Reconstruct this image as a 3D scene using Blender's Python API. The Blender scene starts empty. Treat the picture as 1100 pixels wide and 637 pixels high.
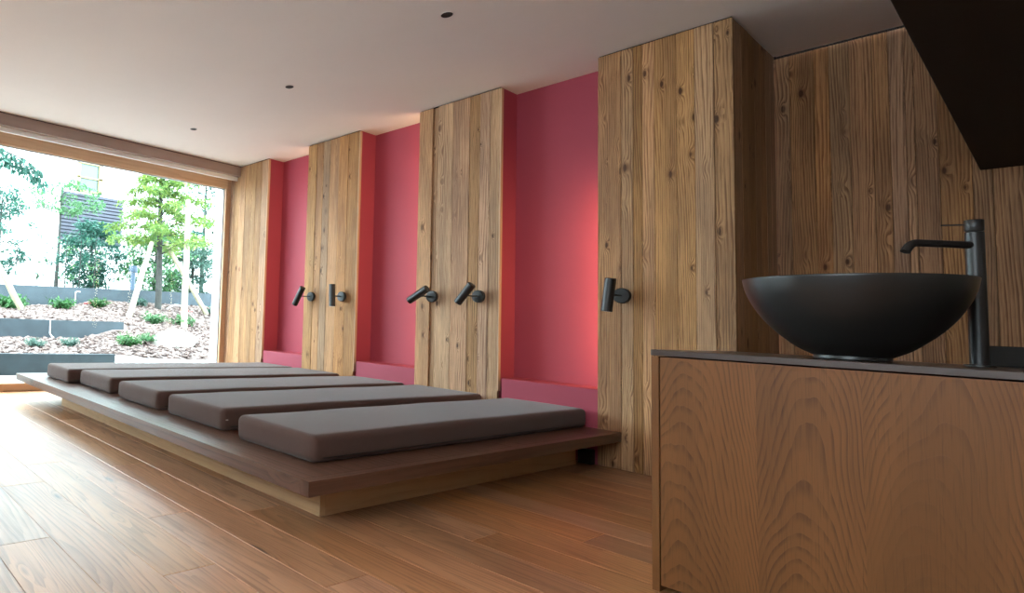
import bpy, bmesh, math, random
from mathutils import Vector, Matrix, noise as mnoise
random.seed(7)
PI = math.pi
scene = bpy.context.scene
COL = scene.collection

# ------------------------------------------------------------------ helpers
def tag(o, label=None, cat=None, group=None, kind=None):
    if label: o['label'] = label
    if cat: o['category'] = cat
    if group: o['group'] = group
    if kind: o['kind'] = kind
    return o

def empty(name, loc=(0, 0, 0), label=None, cat=None, group=None):
    o = bpy.data.objects.new(name, None)
    o.empty_display_size = .05
    COL.objects.link(o)
    o.location = loc
    return tag(o, label, cat, group)

class MB:
    """collects faces; every corner gets wood coordinates (wc) and a plank colour (rnd)"""
    def __init__(s):
        s.v = []; s.f = []; s.wc = []; s.rnd = []; s.sm = []
    def quad(s, pts, wcs=None, rnd=(.5, .5, .5), smooth=False):
        b = len(s.v); s.v += [tuple(p) for p in pts]
        s.f.append(tuple(range(b, b + len(pts))))
        s.wc.append(wcs if wcs else [tuple(p) for p in pts]); s.rnd.append(rnd); s.sm.append(smooth)
    def box(s, lo, hi, along='z', off=None, rnd=None, ch=0.0):
        """box with chamfered edges; grain runs along one axis"""
        if off is None: off = (random.uniform(0, 50), random.uniform(0, 50), random.uniform(0, 50))
        if rnd is None: rnd = (random.random(), random.random(), random.random())
        lo = Vector(lo); hi = Vector(hi); c = (lo + hi) / 2; h = (hi - lo) / 2
        ai = 'xyz'.index(along); oth = [i for i in range(3) if i != ai]
        def wcf(p, n):
            # across coordinate: the in-face axis that is not the grain axis
            cross = [i for i in oth if i != n]
            a = p[cross[0]] if cross else p[oth[0]]
            if n == ai: return (p[oth[0]] + off[0], p[oth[1]] * .3 + off[1], off[2])
            return (a + off[0], p[ai] + off[1], off[2] + (.13 if n == oth[0] else 0))
        vs = {}
        bm_faces = []
        for n in range(3):
            u, w = [i for i in range(3) if i != n]
            for sg in (-1, 1):
                pts = []
                for a, b in ((-1, -1), (1, -1), (1, 1), (-1, 1)):
                    p = Vector((0, 0, 0)); p[n] = c[n] + sg * h[n]
                    p[u] = c[u] + a * (h[u] - ch); p[w] = c[w] + b * (h[w] - ch); pts.append(p)
                if (sg > 0) != (n != 1): pts.reverse()
                s.quad(pts, [wcf(p, n) for p in pts], rnd)
        if ch > 0:
            for n in range(3):      # edges parallel to axis n
                u, w = [i for i in range(3) if i != n]
                for a in (-1, 1):
                    for b in (-1, 1):
                        pts = []
                        for (t, k) in ((-1, 0), (1, 0), (1, 1), (-1, 1)):
                            p = Vector((0, 0, 0)); p[n] = c[n] + t * (h[n] - ch)
                            p[u] = c[u] + a * (h[u] - (0 if k == 0 else ch))
                            p[w] = c[w] + b * (h[w] - (ch if k == 0 else 0)); pts.append(p)
                        nm = (pts[1] - pts[0]).cross(pts[2] - pts[1]); out = (sum(pts, Vector()) / 4) - c
                        if nm.dot(out) < 0: pts.reverse()
                        s.quad(pts, [wcf(p, u) for p in pts], rnd)
    def build(s, name, mat, parent=None):
        me = bpy.data.meshes.new(name)
        me.from_pydata(s.v, [], s.f)
        a = me.attributes.new('wc', 'FLOAT_VECTOR', 'CORNER'); b = me.attributes.new('rnd', 'FLOAT_VECTOR', 'CORNER')
        fa = [c for w in s.wc for p in w for c in p]; a.data.foreach_set('vector', fa)
        fb = []
        for w, r in zip(s.wc, s.rnd): fb += list(r) * len(w)
        b.data.foreach_set('vector', fb)
        me.polygons.foreach_set('use_smooth', s.sm)
        me.materials.append(mat); me.validate(); me.update()
        o = bpy.data.objects.new(name, me); COL.objects.link(o)
        if parent: o.parent = parent
        return o

def bmobj(name, bm, mat, parent=None, smooth=False):
    me = bpy.data.meshes.new(name); bm.to_mesh(me); bm.free()
    for p in me.polygons: p.use_smooth = smooth
    me.materials.append(mat)
    o = bpy.data.objects.new(name, me); COL.objects.link(o)
    if parent: o.parent = parent
    return o

def autosmooth(o, ang=35):
    me = o.data
    for p in me.polygons: p.use_smooth = True
    bm = bmesh.new(); bm.from_mesh(me)
    for e in bm.edges:
        if len(e.link_faces) == 2 and e.calc_face_angle(0) > math.radians(ang): e.smooth = False
    bm.to_mesh(me); bm.free()
    return o

def bm_tube(bm, pts, radii, n=20, cap=True, up=None):
    pts = [Vector(p) for p in pts]
    if not hasattr(radii, '__len__'): radii = [radii] * len(pts)
    rings = []; prev = None
    for i, p in enumerate(pts):
        if i == 0: t = pts[1] - p
        elif i == len(pts) - 1: t = p - pts[i - 1]
        else: t = (pts[i + 1] - p).normalized() + (p - pts[i - 1]).normalized()
        t.normalize()
        if prev is None:
            a = Vector((0, 0, 1)) if abs(t.z) < .9 else Vector((1, 0, 0))
            x = t.cross(a).normalized()
        else:
            x = (prev - t * prev.dot(t)).normalized()
        prev = x; y = t.cross(x)
        rings.append([bm.verts.new(p + (x * math.cos(2 * PI * k / n) + y * math.sin(2 * PI * k / n)) * radii[i]) for k in range(n)])
    for a, b in zip(rings, rings[1:]):
        for k in range(n): bm.faces.new((a[k], a[(k + 1) % n], b[(k + 1) % n], b[k]))
    if cap:
        bm.faces.new(list(reversed(rings[0]))); bm.faces.new(rings[-1])
    return rings

def lathe(name, prof, mat, parent=None, n=64, loc=(0, 0, 0), ang=40):
    bm = bmesh.new(); rings = []
    for r, z in prof:
        if r < 1e-6: rings.append([bm.verts.new((loc[0], loc[1], loc[2] + z))])
        else: rings.append([bm.verts.new((loc[0] + r * math.cos(2 * PI * k / n), loc[1] + r * math.sin(2 * PI * k / n), loc[2] + z)) for k in range(n)])
    for a, b in zip(rings, rings[1:]):
        for k in range(n):
            if len(a) == 1 and len(b) == 1: continue
            if len(a) == 1: bm.faces.new((a[0], b[k], b[(k + 1) % n]))
            elif len(b) == 1: bm.faces.new((a[k], b[0], a[(k + 1) % n]))
            else: bm.faces.new((a[k], b[k], b[(k + 1) % n], a[(k + 1) % n]))
    bmesh.ops.recalc_face_normals(bm, faces=bm.faces)
    return autosmooth(bmobj(name, bm, mat, parent), ang)

# ------------------------------------------------------------------ materials
def newmat(name):
    m = bpy.data.materials.new(name); m.use_nodes = True
    nt = m.node_tree; b = nt.nodes['Principled BSDF']
    return m, nt, b
class NT:
    def __init__(s, nt): s.nt = nt
    def n(s, t, **kw):
        x = s.nt.nodes.new(t)
        for k, v in kw.items(): setattr(x, k, v)
        return x
    def link(s, a, b): s.nt.links.new(a, b)
    def setin(s, node, i, v):
        if isinstance(v, bpy.types.NodeSocket): s.link(v, node.inputs[i])
        else: node.inputs[i].default_value = v
    def math(s, op, a, b=0.0, c=None, clamp=False):
        x = s.n('ShaderNodeMath', operation=op); x.use_clamp = clamp
        s.setin(x, 0, a); s.setin(x, 1, b)
        if c is not None: s.setin(x, 2, c)
        return x.outputs[0]
    def comb(s, x, y, z=0.0):
        c = s.n('ShaderNodeCombineXYZ'); s.setin(c, 0, x); s.setin(c, 1, y); s.setin(c, 2, z); return c.outputs[0]
    def noise(s, vec, scale=1.0, detail=2.0, rough=.5, dist=0.0):
        x = s.n('ShaderNodeTexNoise'); s.link(vec, x.inputs['Vector'])
        x.inputs['Scale'].default_value = scale; x.inputs['Detail'].default_value = detail
        x.inputs['Roughness'].default_value = rough; x.inputs['Distortion'].default_value = dist
        return x.outputs['Fac']
    def mix(s, f, a, b, mode='MIX'):
        x = s.n('ShaderNodeMix', data_type='RGBA', blend_type=mode)
        s.setin(x, 0, f)
        for i, v in ((6, a), (7, b)):
            if isinstance(v, bpy.types.NodeSocket): s.link(v, x.inputs[i])
            else: x.inputs[i].default_value = (v[0], v[1], v[2], 1)
        return x.outputs[2]
    def smooth(s, v, lo, hi):
        x = s.n('ShaderNodeMapRange', interpolation_type='SMOOTHSTEP'); s.setin(x, 0, v)
        x.inputs[1].default_value = lo; x.inputs[2].default_value = hi
        return x.outputs[0]
def srgb(r, g, b):
    f = lambda c: (c / 255 / 12.92) if c / 255 <= .04045 else ((c / 255 + .055) / 1.055) ** 2.4
    return (f(r), f(g), f(b))

def wood(name, light, dark, alt, w2=.3, w2y=1.6, rough=.6, ringn=10.0, lin=20.0, ringw=.55, tint=.5, knots=True, knotc=(.05, .025, .012),
         fibre=.25, gx=5.0, gy=.6, bump=.25, spec=.3, ringsoft=(.3, .95), knot_scale=(7.0, 3.4), ksz=(.09, .035), kon=.42, cath=0.0, streak=0.0, altamt=.6, coat=0.0, var_rough=0.0):
    m, nt, b = newmat(name); N = NT(nt)
    at = N.n('ShaderNodeAttribute', attribute_name='wc'); rn = N.n('ShaderNodeAttribute', attribute_name='rnd')
    sp = N.n('ShaderNodeSeparateXYZ'); N.link(at.outputs['Vector'], sp.inputs[0])
    rs = N.n('ShaderNodeSeparateXYZ'); N.link(rn.outputs['Vector'], rs.inputs[0])
    x, y, z = sp.outputs; r1, r2, r3 = rs.outputs
    kg = 0.0
    if knots:
        vo = N.n('ShaderNodeTexVoronoi', feature='F1'); vo.inputs['Scale'].default_value = 1.0
        vo.inputs['Randomness'].default_value = 1.0
        N.link(N.comb(N.math('MULTIPLY', x, knot_scale[0]), N.math('MULTIPLY', y, knot_scale[1]), N.math('MULTIPLY', z, 3.0)), vo.inputs['Vector'])
        sc = N.n('ShaderNodeSeparateColor'); N.link(vo.outputs['Color'], sc.inputs[0])
        on = N.math('GREATER_THAN', sc.outputs[0], kon)
        d = vo.outputs['Distance']
        # size differs from knot to knot
        size = N.math('MULTIPLY_ADD', sc.outputs[1], ksz[0], ksz[1])
        dd = N.math('DIVIDE', d, size)
        kmask = N.math('MULTIPLY', N.smooth(dd, 1.25, .7), on)
        gau = N.math('MULTIPLY', N.math('POWER', 2.718, N.math('MULTIPLY', N.math('MULTIPLY', dd, dd), -.22)), on)
        ringk = N.math('MULTIPLY', gau, 2.6)
    warp = N.noise(N.comb(N.math('MULTIPLY', x, gx), N.math('MULTIPLY', y, gy), z), 1.0, 1.5, .45)
    warp2 = N.noise(N.comb(N.math('MULTIPLY', x, 30), N.math('MULTIPLY', y, w2y), z), 1.0, 2.0, .5)
    if cath:
        sg = N.noise(N.comb(N.math('MULTIPLY', x, 3.0), N.math('MULTIPLY', y, .8), z), 1.0, 1.0, .5)
        arch = N.math('ADD', N.math('MULTIPLY', y, cath), N.math('MULTIPLY', N.math('MULTIPLY', x, x), lin))
        t = N.math('ADD', arch, N.math('MULTIPLY', warp, ringn))
    else:
        t = N.math('ADD', N.math('MULTIPLY', warp, ringn), N.math('MULTIPLY', x, lin))
    t = N.math('ADD', t, N.math('MULTIPLY', warp2, w2 * 3))
    if knots: t = N.math('ADD', t, ringk)
    fr = N.math('FRACT', t)
    # slow rise and sharp drop, like early and late wood
    ring = N.math('MULTIPLY', N.smooth(fr, ringsoft[0], ringsoft[1]), N.smooth(fr, 1.0, .97))
    fib = N.noise(N.comb(N.math('MULTIPLY', x, 420), N.math('MULTIPLY', y, 9), z), 1.0, 3.0, .6)
    fib2 = N.noise(N.comb(N.math('MULTIPLY', x, 90), N.math('MULTIPLY', y, 2.2), z), 1.0, 3.0, .6)
    patch = N.noise(N.comb(N.math('MULTIPLY', x, 7), N.math('MULTIPLY', y, 1.1), z), 1.0, 3.0, .55)
    base = N.mix(N.math('MULTIPLY', N.smooth(patch, .35, .7), altamt), light, alt)
    rw = N.math('MULTIPLY', N.smooth(fib2, .25, .7), ringw)
    if cath: rw = N.math('MULTIPLY', rw, N.math('MULTIPLY_ADD', N.smooth(sg, .3, .52), .8, .2))
    base = N.mix(N.math('MULTIPLY', ring, rw), base, dark)
    base = N.mix(N.math('MULTIPLY', N.smooth(fib, .5, .75), fibre), base, dark)
    if knots:
        base = N.mix(N.math('MULTIPLY', N.smooth(gau, .25, 1.0), .55), base, dark)
        base = N.mix(N.math('MULTIPLY', kmask, .85), base, knotc)
    if streak:
        base = N.mix(N.math('MULTIPLY', N.smooth(fib2, .56, .78), streak), base, (min(1, light[0] * 1.35), min(1, light[1] * 1.33), min(1, light[2] * 1.3)))
    # every plank has its own tone
    val = N.math('MULTIPLY_ADD', N.math('SUBTRACT', r1, .5), tint, 1.0)
    hs = N.n('ShaderNodeHueSaturation'); N.link(base, hs.inputs['Color'])
    N.link(val, hs.inputs['Value']); N.link(N.math('MULTIPLY_ADD', N.math('SUBTRACT', r2, .5), tint * .6, .97), hs.inputs['Saturation'])
    N.link(N.math('MULTIPLY_ADD', N.math('SUBTRACT', r3, .5), .008, .5), hs.inputs['Hue'])
    N.link(hs.outputs[0], b.inputs['Base Color'])
    b.inputs['Specular IOR Level'].default_value = spec
    if var_rough: N.link(N.math('MULTIPLY_ADD', fib2, var_rough, rough - var_rough * .5), b.inputs['Roughness'])
    else: b.inputs['Roughness'].default_value = rough
    if coat: b.inputs['Coat Weight'].default_value = coat; b.inputs['Coat Roughness'].default_value = .3
    bp = N.n('ShaderNodeBump'); bp.inputs['Strength'].default_value = bump; bp.inputs['Distance'].default_value = .002
    hgt = N.math('ADD', N.math('MULTIPLY', ring, .8), N.math('MULTIPLY', fib, .5))
    N.link(hgt, bp.inputs['Height']); N.link(bp.outputs[0], b.inputs['Normal'])
    return m

def plain(name, col, rough=.6, metal=0.0, spec=.5, noise_amt=0.0, nscale=6.0, bump=0.0, bscale=200.0, sheen=0.0):
    m, nt, b = newmat(name); N = NT(nt)
    b.inputs['Roughness'].default_value = rough; b.inputs['Metallic'].default_value = metal
    b.inputs['Specular IOR Level'].default_value = spec
    tc = N.n('ShaderNodeTexCoord')
    if noise_amt:
        f = N.noise(tc.outputs['Object'], nscale, 4.0, .6)
        c2 = tuple(min(1, c * (1 - noise_amt)) for c in col)
        N.link(N.mix(N.smooth(f, .3, .7), col, c2), b.inputs['Base Color'])
    else: b.inputs['Base Color'].default_value = (*col, 1)
    if bump:
        bp = N.n('ShaderNodeBump'); bp.inputs['Strength'].default_value = bump; bp.inputs['Distance'].default_value = .002
        N.link(N.noise(tc.outputs['Object'], bscale, 3.0, .6), bp.inputs['Height']); N.link(bp.outputs[0], b.inputs['Normal'])
    if sheen:
        b.inputs['Sheen Weight'].default_value = sheen; b.inputs['Sheen Roughness'].default_value = .4
    return m

M = {}
M['pine'] = wood('reclaimed pine', srgb(192, 146, 102), srgb(90, 56, 36), srgb(148, 112, 82), rough=.62, ringn=14, lin=85, gx=4.0, gy=.42, w2=.4, ringw=.95, tint=.42, knots=True, fibre=.6, bump=.8, altamt=.85, knotc=srgb(62, 36, 22), ringsoft=(.2, .85), spec=.2, knot_scale=(13.0, 5.2), ksz=(.09, .05), kon=.35, streak=.55)
M['pine_plain'] = wood('light pine', srgb(196, 160, 118), srgb(160, 120, 80), srgb(186, 150, 110), rough=.6, ringn=5, lin=16, ringw=.4, tint=.1, knots=True, fibre=.15, knotc=srgb(110, 70, 40), spec=.25)
M['oak_floor'] = wood('oak floor', srgb(184, 132, 90), srgb(110, 70, 42), srgb(152, 104, 68), rough=.38, ringn=12, lin=34, ringw=.7, tint=.3, knots=True, fibre=.4, bump=.15, knotc=srgb(78, 46, 28), knot_scale=(9, 2.6), ksz=(.09, .03), kon=.4, gx=8, gy=.8, spec=.55, var_rough=.14, altamt=.9, streak=.25)
M['oak_veneer'] = wood('oak veneer', srgb(116, 74, 34), srgb(50, 29, 12), srgb(94, 59, 26), rough=.5, ringn=10.0, lin=520, cath=17, w2=.22, w2y=5, ringw=.55, tint=.16, knots=False, fibre=.3, bump=.08, gx=4.5, gy=2.2, spec=.3, ringsoft=(.45, .95))
M['smoked'] = wood('smoked larch', srgb(100, 70, 56), srgb(46, 30, 24), srgb(80, 56, 46), rough=.3, ringn=7, lin=22, ringw=.6, tint=.2, knots=True, fibre=.35, bump=.3, knotc=srgb(40, 24, 18), spec=.5)
M['frame_wood'] = wood('window frame wood', srgb(204, 168, 136), srgb(168, 128, 96), srgb(194, 156, 124), rough=.5, ringn=3, lin=20, ringw=.4, tint=.1, knots=False, fibre=.15, bump=.05)
M['trim_wood'] = wood('brown blind box', srgb(152, 132, 124), srgb(124, 106, 98), srgb(140, 122, 114), rough=.6, ringn=2, lin=10, ringw=.2, tint=.1, knots=False, fibre=.15, bump=.05, spec=.2)
M['ceiling'] = plain('ceiling paint', srgb(226, 217, 213), rough=.9, spec=.2, noise_amt=.03, nscale=1.5)
M['raspberry'] = plain('raspberry wall paint', srgb(158, 64, 80), rough=.55, spec=.3, noise_amt=.04, nscale=3)
M['fabric'] = plain('taupe woven fabric', srgb(84, 62, 55), rough=.85, spec=.2, noise_amt=.15, nscale=250, bump=.5, bscale=600, sheen=.2)
M['black_metal'] = plain('matt black metal', srgb(30, 28, 28), rough=.42, spec=.5)
M['spot_black'] = plain('black spot liner', srgb(18, 12, 12), rough=.6)
M['black_ceramic'] = plain('matt black ceramic', srgb(26, 27, 27), rough=.38, spec=.5, noise_amt=.15, nscale=3)
M['counter'] = plain('dark stone worktop', srgb(70, 60, 56), rough=.3, spec=.5, noise_amt=.15, nscale=14)
M['dark_box'] = plain('dark brown lacquer', srgb(38, 34, 32), rough=.7, spec=.2)
M['lens'] = plain('frosted lens', srgb(205, 200, 195), rough=.4)
M['plaster'] = plain('plaster wall', srgb(186, 176, 168), rough=.9, spec=.2, noise_amt=.04)
M['black_gap'] = plain('shadow gap black', srgb(20, 15, 13), rough=.9, spec=.1)
M['vent'] = plain('dark green plastic', srgb(20, 34, 24), rough=.5)
M['zip'] = plain('zip pull metal', srgb(170, 160, 150), rough=.3, metal=.8)
# exterior
M['concrete'] = plain('garden concrete', srgb(60, 70, 76), rough=.85, noise_amt=.25, nscale=5, bump=.3, bscale=40)
M['soil'] = plain('bark covered soil', srgb(120, 106, 102), rough=.95, noise_amt=.25, nscale=18, bump=.5, bscale=30)
M['paving'] = plain('pale gravel strip', srgb(170, 172, 168), rough=.9, noise_amt=.1, nscale=20)
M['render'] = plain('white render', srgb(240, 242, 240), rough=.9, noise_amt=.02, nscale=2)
M['slate'] = plain('grey slats', srgb(62, 64, 74), rough=.8, noise_amt=.2, nscale=3)
M['rock'] = plain('pale boulder', srgb(170, 166, 156), rough=.9, noise_amt=.15, nscale=4, bump=.4, bscale=10)
M['stake'] = plain('pale debarked stake', srgb(150, 142, 118), rough=.8, noise_amt=.12, nscale=9)
M['bark'] = plain('grey bark', srgb(58, 58, 54), rough=.9, noise_amt=.4, nscale=12, bump=.5, bscale=30)
M['bollard'] = plain('blue grey bollard', srgb(58, 76, 94), rough=.5)
M['pane_ext'] = plain('window pane of the house', srgb(70, 90, 84), rough=.15)
M['ochre'] = plain('ochre window frame', srgb(140, 122, 80), rough=.7)
M['redhose'] = plain('red plastic', srgb(150, 40, 40), rough=.5)
M['paleplastic'] = plain('pale plastic', srgb(225, 225, 225), rough=.5)
def leafmat(name, a, b2):
    m, nt, b = newmat(name); N = NT(nt)
    g = N.n('ShaderNodeNewGeometry'); r = g.outputs['Random Per Island']
    N.link(N.mix(r, a, b2), b.inputs['Base Color']); b.inputs['Roughness'].default_value = .6
    b.inputs['Transmission Weight'].default_value = 0
    tr = N.n('ShaderNodeBsdfTranslucent'); N.link(N.mix(r, a, b2), tr.inputs['Color'])
    mx = N.n('ShaderNodeMixShader'); mx.inputs[0].default_value = .4
    N.link(b.outputs[0], mx.inputs[1]); N.link(tr.outputs[0], mx.inputs[2])
    N.link(mx.outputs[0], nt.nodes['Material Output'].inputs['Surface'])
    return m
M['leaf_lime'] = leafmat('lime leaves', srgb(124, 146, 66), srgb(76, 112, 62))
M['leaf_teal'] = leafmat('teal leaves', srgb(50, 98, 82), srgb(34, 72, 62))
M['leaf_mid'] = leafmat('mid green leaves', srgb(54, 98, 62), srgb(82, 122, 76))
M['leaf_low'] = leafmat('low shrub leaves', srgb(40, 84, 40), srgb(60, 108, 54))
M['leaf_pale'] = leafmat('pale grey green leaves', srgb(84, 110, 98), srgb(60, 92, 80))
M['chips'] = leafmat('bark chips', srgb(176, 156, 148), srgb(80, 62, 58))
# glass: clear, slightly reflective
m, nt, b = newmat('window glass'); N = NT(nt)
tr = N.n('ShaderNodeBsdfTransparent'); tr.inputs[0].default_value = (.93, .97, .97, 1)
gl = N.n('ShaderNodeBsdfGlossy'); gl.inputs['Roughness'].default_value = .02; gl.inputs['Color'].default_value = (.9, .95, 1, 1)
fz = N.n('ShaderNodeFresnel'); fz.inputs[0].default_value = 1.45
mx = N.n('ShaderNodeMixShader'); N.link(N.math('MULTIPLY', fz.outputs[0], .1), mx.inputs[0]); N.link(tr.outputs[0], mx.inputs[1]); N.link(gl.outputs[0], mx.inputs[2])
N.link(mx.outputs[0], nt.nodes['Material Output'].inputs['Surface']); M['glass'] = m

# ------------------------------------------------------------------ room dimensions (metres)
H = 2.5
E = [None, -4.671, -4.066, -3.438, -2.827, -2.178, -1.575, -.951]   # edges of the wall panels along the feature wall
WX = -5.142        # front of the blind box over the window
FX = -5.31         # plane of the window frame
DN = .223          # depth of the painted niches
DR = .765          # depth of the recess behind the basin
XR = 2.2; YB = -5.2
BT = .026          # board thickness of the panels

# floor: oak boards running along the feature wall
fl = MB()
y = DR + .02; row = 0
while y > YB - .1:
    w = .192
    x = FX - .02 - random.uniform(0, 1.2)
    while x < XR:
        L = random.uniform(1.3, 2.3)
        x0 = max(x, FX - .05); x1 = min(x + L, XR + .05)
        if x1 - x0 > .05: fl.box((x0 + .0006, y - w + .0006, -.02), (x1 - .0006, y - .0006, 0), 'x', ch=.0016)
        x += L
    y -= w
tag(fl.build('floor', M['oak_floor']), 'oiled oak plank floor running towards the window', kind='structure')

# ceiling in two fields: main field and the slightly lower field beside the last panel
c = MB(); c.box((FX - .3, YB - .1, H), (E[7] + .012, 0.0, H + .2)); c.box((FX - .3, 0, H), (E[7] + .012, DR + .1, H + .2)); c.box((FX - .3, YB - .1, H + .2), (XR + .1, DR + .2, H + .24))
tag(c.build('ceiling', M['ceiling']), 'smooth warm white plaster ceiling over the lounger platform', kind='structure')
c = MB(); c.box((E[7] + .012, YB - .1, H - .014), (XR + .1, DR - .012, H + .2), ch=.002)
tag(c.build('ceiling', M['ceiling']), 'grey plaster ceiling field above the wash basin', kind='structure')

# feature wall: painted back wall with ribs behind each panel and a low boxed ledge in each niche
wb = MB()
wb.box((FX - .3, DN, -.02), (E[7] - .03, DN + .3, H + .1))
LEDGE = .446
def rib(a, b_): wb.box((a, BT + .001, 0), (b_, DN + .01, H - .0005))
rib(FX + .0, E[1] - .003); rib(E[2] + .06, E[3] - .003); rib(E[4] + .06, E[5] - .003); rib(E[6] + .06, E[7] - .028)
for a, b_ in ((E[1], E[2]), (E[3], E[4]), (E[5], E[6])):
    wb.box((a + .022, .012, 0), (b_ + .055, DN + .01, LEDGE), ch=.003)
tag(wb.build('wall_back', M['raspberry']), 'raspberry painted wall with three niches and low ledges', kind='structure')

# recess wall of planks behind the basin
wr = MB()
js = [-.985, -.888, -.79, -.73, -.655, -.572, -.515, -.463, -.433, -.36, -.262, -.205, -.12, 0.0, .12, .22, .36, .45, .6, .74, .86, 1.0, 1.15, 1.3, 1.44, 1.6, 1.75, 1.9, 2.05, 2.25]
for a, b_ in zip(js, js[1:]):
    d = random.uniform(-.002, .002)
    wr.box((a + .0008, DR + d, .0), (b_ - .0008, DR + .05, H - .022), 'z', ch=.0015)
tag(wr.build('wall_right', M['pine']), 'recessed wall of reclaimed pine planks behind the basin', kind='structure')
g = MB(); g.box((-1.0, DR + .012, H - .05), (XR, DR + .06, H + .02)); g.box((-.98, DR + .05, 0), (XR, DR + .1, H))
tag(g.build('trim_1', M['black_gap']), 'dark shadow gap where the plank wall meets the ceiling', kind='structure')
# unseen remaining walls of the room
g = MB(); g.box((XR, YB, 0), (XR + .1, DR + .1, H)); tag(g.build('wall_side', M['plaster']), 'plain plaster wall closing the room', kind='structure')
g = MB(); g.box((FX - .3, YB - .1, 0), (-1.5, YB, H)); g.box((.8, YB - .1, 0), (XR, YB, H)); g.box((-1.5, YB - .1, 0), (.8, YB, 1.2)); g.box((-1.5, YB - .1, 2.1), (.8, YB, H)); tag(g.build('wall_front', M['plaster']), 'plain plaster wall opposite the painted niches', kind='structure')

g = MB(); g.box((-1.5, YB - .08, 1.2), (.8, YB - .02, 1.26), 'x'); g.box((-1.5, YB - .08, 2.04), (.8, YB - .02, 2.1), 'x')  # window added out of view to let in fill daylight
for xx in (-1.5, -.38, .74): g.box((xx, YB - .08, 1.26), (xx + .06, YB - .02, 2.04), 'z')
w2 = g.build('fill_window', M['frame_wood']); tag(w2, 'added unseen timber framed window behind the viewer, brightening the right side', kind='structure')
# wood panels on the feature wall
def panel(joints, label, ret=None, zt=H - .008, rec=()):
    p = MB()
    for i, (a, b_) in enumerate(zip(joints, joints[1:])):
        d = random.uniform(-.0025, .0025)
        rn = None
        if i in rec: d = .012; rn = (.22, .3, .5)
        p.box((a + .0006, d, .004), (b_ - .0006, BT, zt), 'z', ch=.0014, rnd=rn)
    if ret:
        for i, (a, b_) in enumerate(zip(ret, ret[1:])):
            p.box((joints[-1] - .026, a + .0006, .004), (joints[-1] + random.uniform(-.0015, .0015), b_ - .0006, zt), 'z', ch=.0014,
                  rnd=(.95, .3, .5) if i == 0 else ((.25, .6, .5) if i == 1 else None))
    return tag(p.build('wall_panel', M['pine']), label, 'wall panel', 'reclaimed wood wall panels')
panel([FX, -5.25, -5.146, -5.044, -4.944, -4.864, -4.769, E[1]], 'reclaimed wood wall panel against the window, leftmost and narrowest of the panels')
panel([E[2], -3.952, -3.867, -3.784, -3.67, -3.559, E[3]], 'reclaimed wood wall panel second from the window, with one vertical and one tilted reading lamp')
panel([E[4], -2.708, -2.66, -2.536, -2.404, -2.326, -2.251, E[5]], 'reclaimed wood wall panel with a recessed dark stripe and two reading lamps both tilted', rec=(1,))
panel([E[6], -1.394 - .06, -1.394, -1.349, -1.291, -1.19, -1.11, -1.029, E[7]], 'widest reclaimed wood wall panel, beside the basin, carrying a single reading lamp',
      ret=[.0265, .14, .26, .37, .47, .58, .67, .762])
g = MB()
for a, b_ in ((FX, E[1]), (E[2], E[3]), (E[4], E[5]), (E[6], E[7])): g.box((a + .004, .008, H - .007), (b_ - .004, .02, H - .0003))
g.box((E[7] - .024, .026, H - .0078), (E[7] - .006, DR - .004, H - .0002))
tag(g.build('trim_2', M['black_gap']), 'thin dark shadow gap above the wood panels', kind='structure')
# orange brown edge boards on the right end of the panels
for nm, e in (('trim_3', E[1]), ('trim_4', E[3]), ('trim_5', E[5])):
    g = MB(); g.box((e - .004, .001, LEDGE - .09), (e + .006, .030, H - .008), 'z', ch=.001)
    tag(g.build(nm, M['frame_wood']), 'thin orange brown edge strip on the right end of a wood panel', kind='structure')

# ------------------------------------------------------------------ window wall
g = MB(); g.box((WX - .05, YB, 2.384), (WX, BT, H - .008), 'y', ch=.002)
tag(g.build('trim_6', M['trim_wood']), 'grey brown blind box above the window', kind='structure')
g = MB(); g.box((WX - .04, YB, H - .02), (WX - .006, .0, H - .0005)); tag(g.build('trim_7', M['black_gap']), 'black strip for the shadow line between blind box and ceiling', kind='structure')  # black strip drawn in for the shade under the ceiling
g = MB(); g.box((FX - .3, YB, 2.387), (WX - .05, 0, H)); g.box((FX - .3, YB, 2.335), (FX - .03, 0, 2.39)); tag(g.build('wall_left', M['ceiling']), 'white soffit and lintel above the window', kind='structure')
g = MB(); g.box((WX - .075, YB, 2.342), (WX - .055, 0, 2.392), 'y', ch=.001); tag(g.build('trim_8', M['render']), 'white bar in place of the daylit soffit strip under the brown box', kind='structure')  # white bar supplies the brightness of the daylit soffit underside
wf = MB()
wz0, wz1 = .074, 2.26
WY0 = -4.9
wf.box((FX - .07, WY0, wz1), (FX, .0, 2.384), 'y', ch=.002)
wf.box((FX - .09, WY0, .0), (FX, .0, wz0), 'y', ch=.003)
wf.box((FX - .07, -.075, wz0), (FX + .0, .0, wz1), 'z', ch=.002)
wf.box((FX - .07, WY0, wz0), (FX, WY0 + .07, wz1), 'z', ch=.002)
win = wf.build('window_1', M['frame_wood']); tag(win, 'large fixed window with orange brown timber frame looking on the garden', kind='structure')
g = MB(); g.box((FX - .045, WY0 + .07, wz0), (FX - .035, -.075, wz1)); g.build('pane', M['glass'], win)
g = MB()
g.box((FX - .052, -.088, wz0), (FX - .030, -.075, wz1)); g.box((FX - .052, WY0 + .07, wz1 - .01), (FX - .030, -.075, wz1))
sl = g.build('glazing_seal', plain('pale glazing seal', srgb(176, 186, 196), rough=.5), win)
g = MB(); g.box((FX - .3, YB, 0), (FX, WY0, 2.39)); tag(g.build('wall_left', M['plaster']), 'plaster return at the far left end of the window', kind='structure')
g = MB(); g.box((FX - .3, -.0, 0), (FX - .0, DN + .3, H)); tag(g.build('wall_left', M['render']), 'wall end between the window and the first wood panel', kind='structure')

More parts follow.
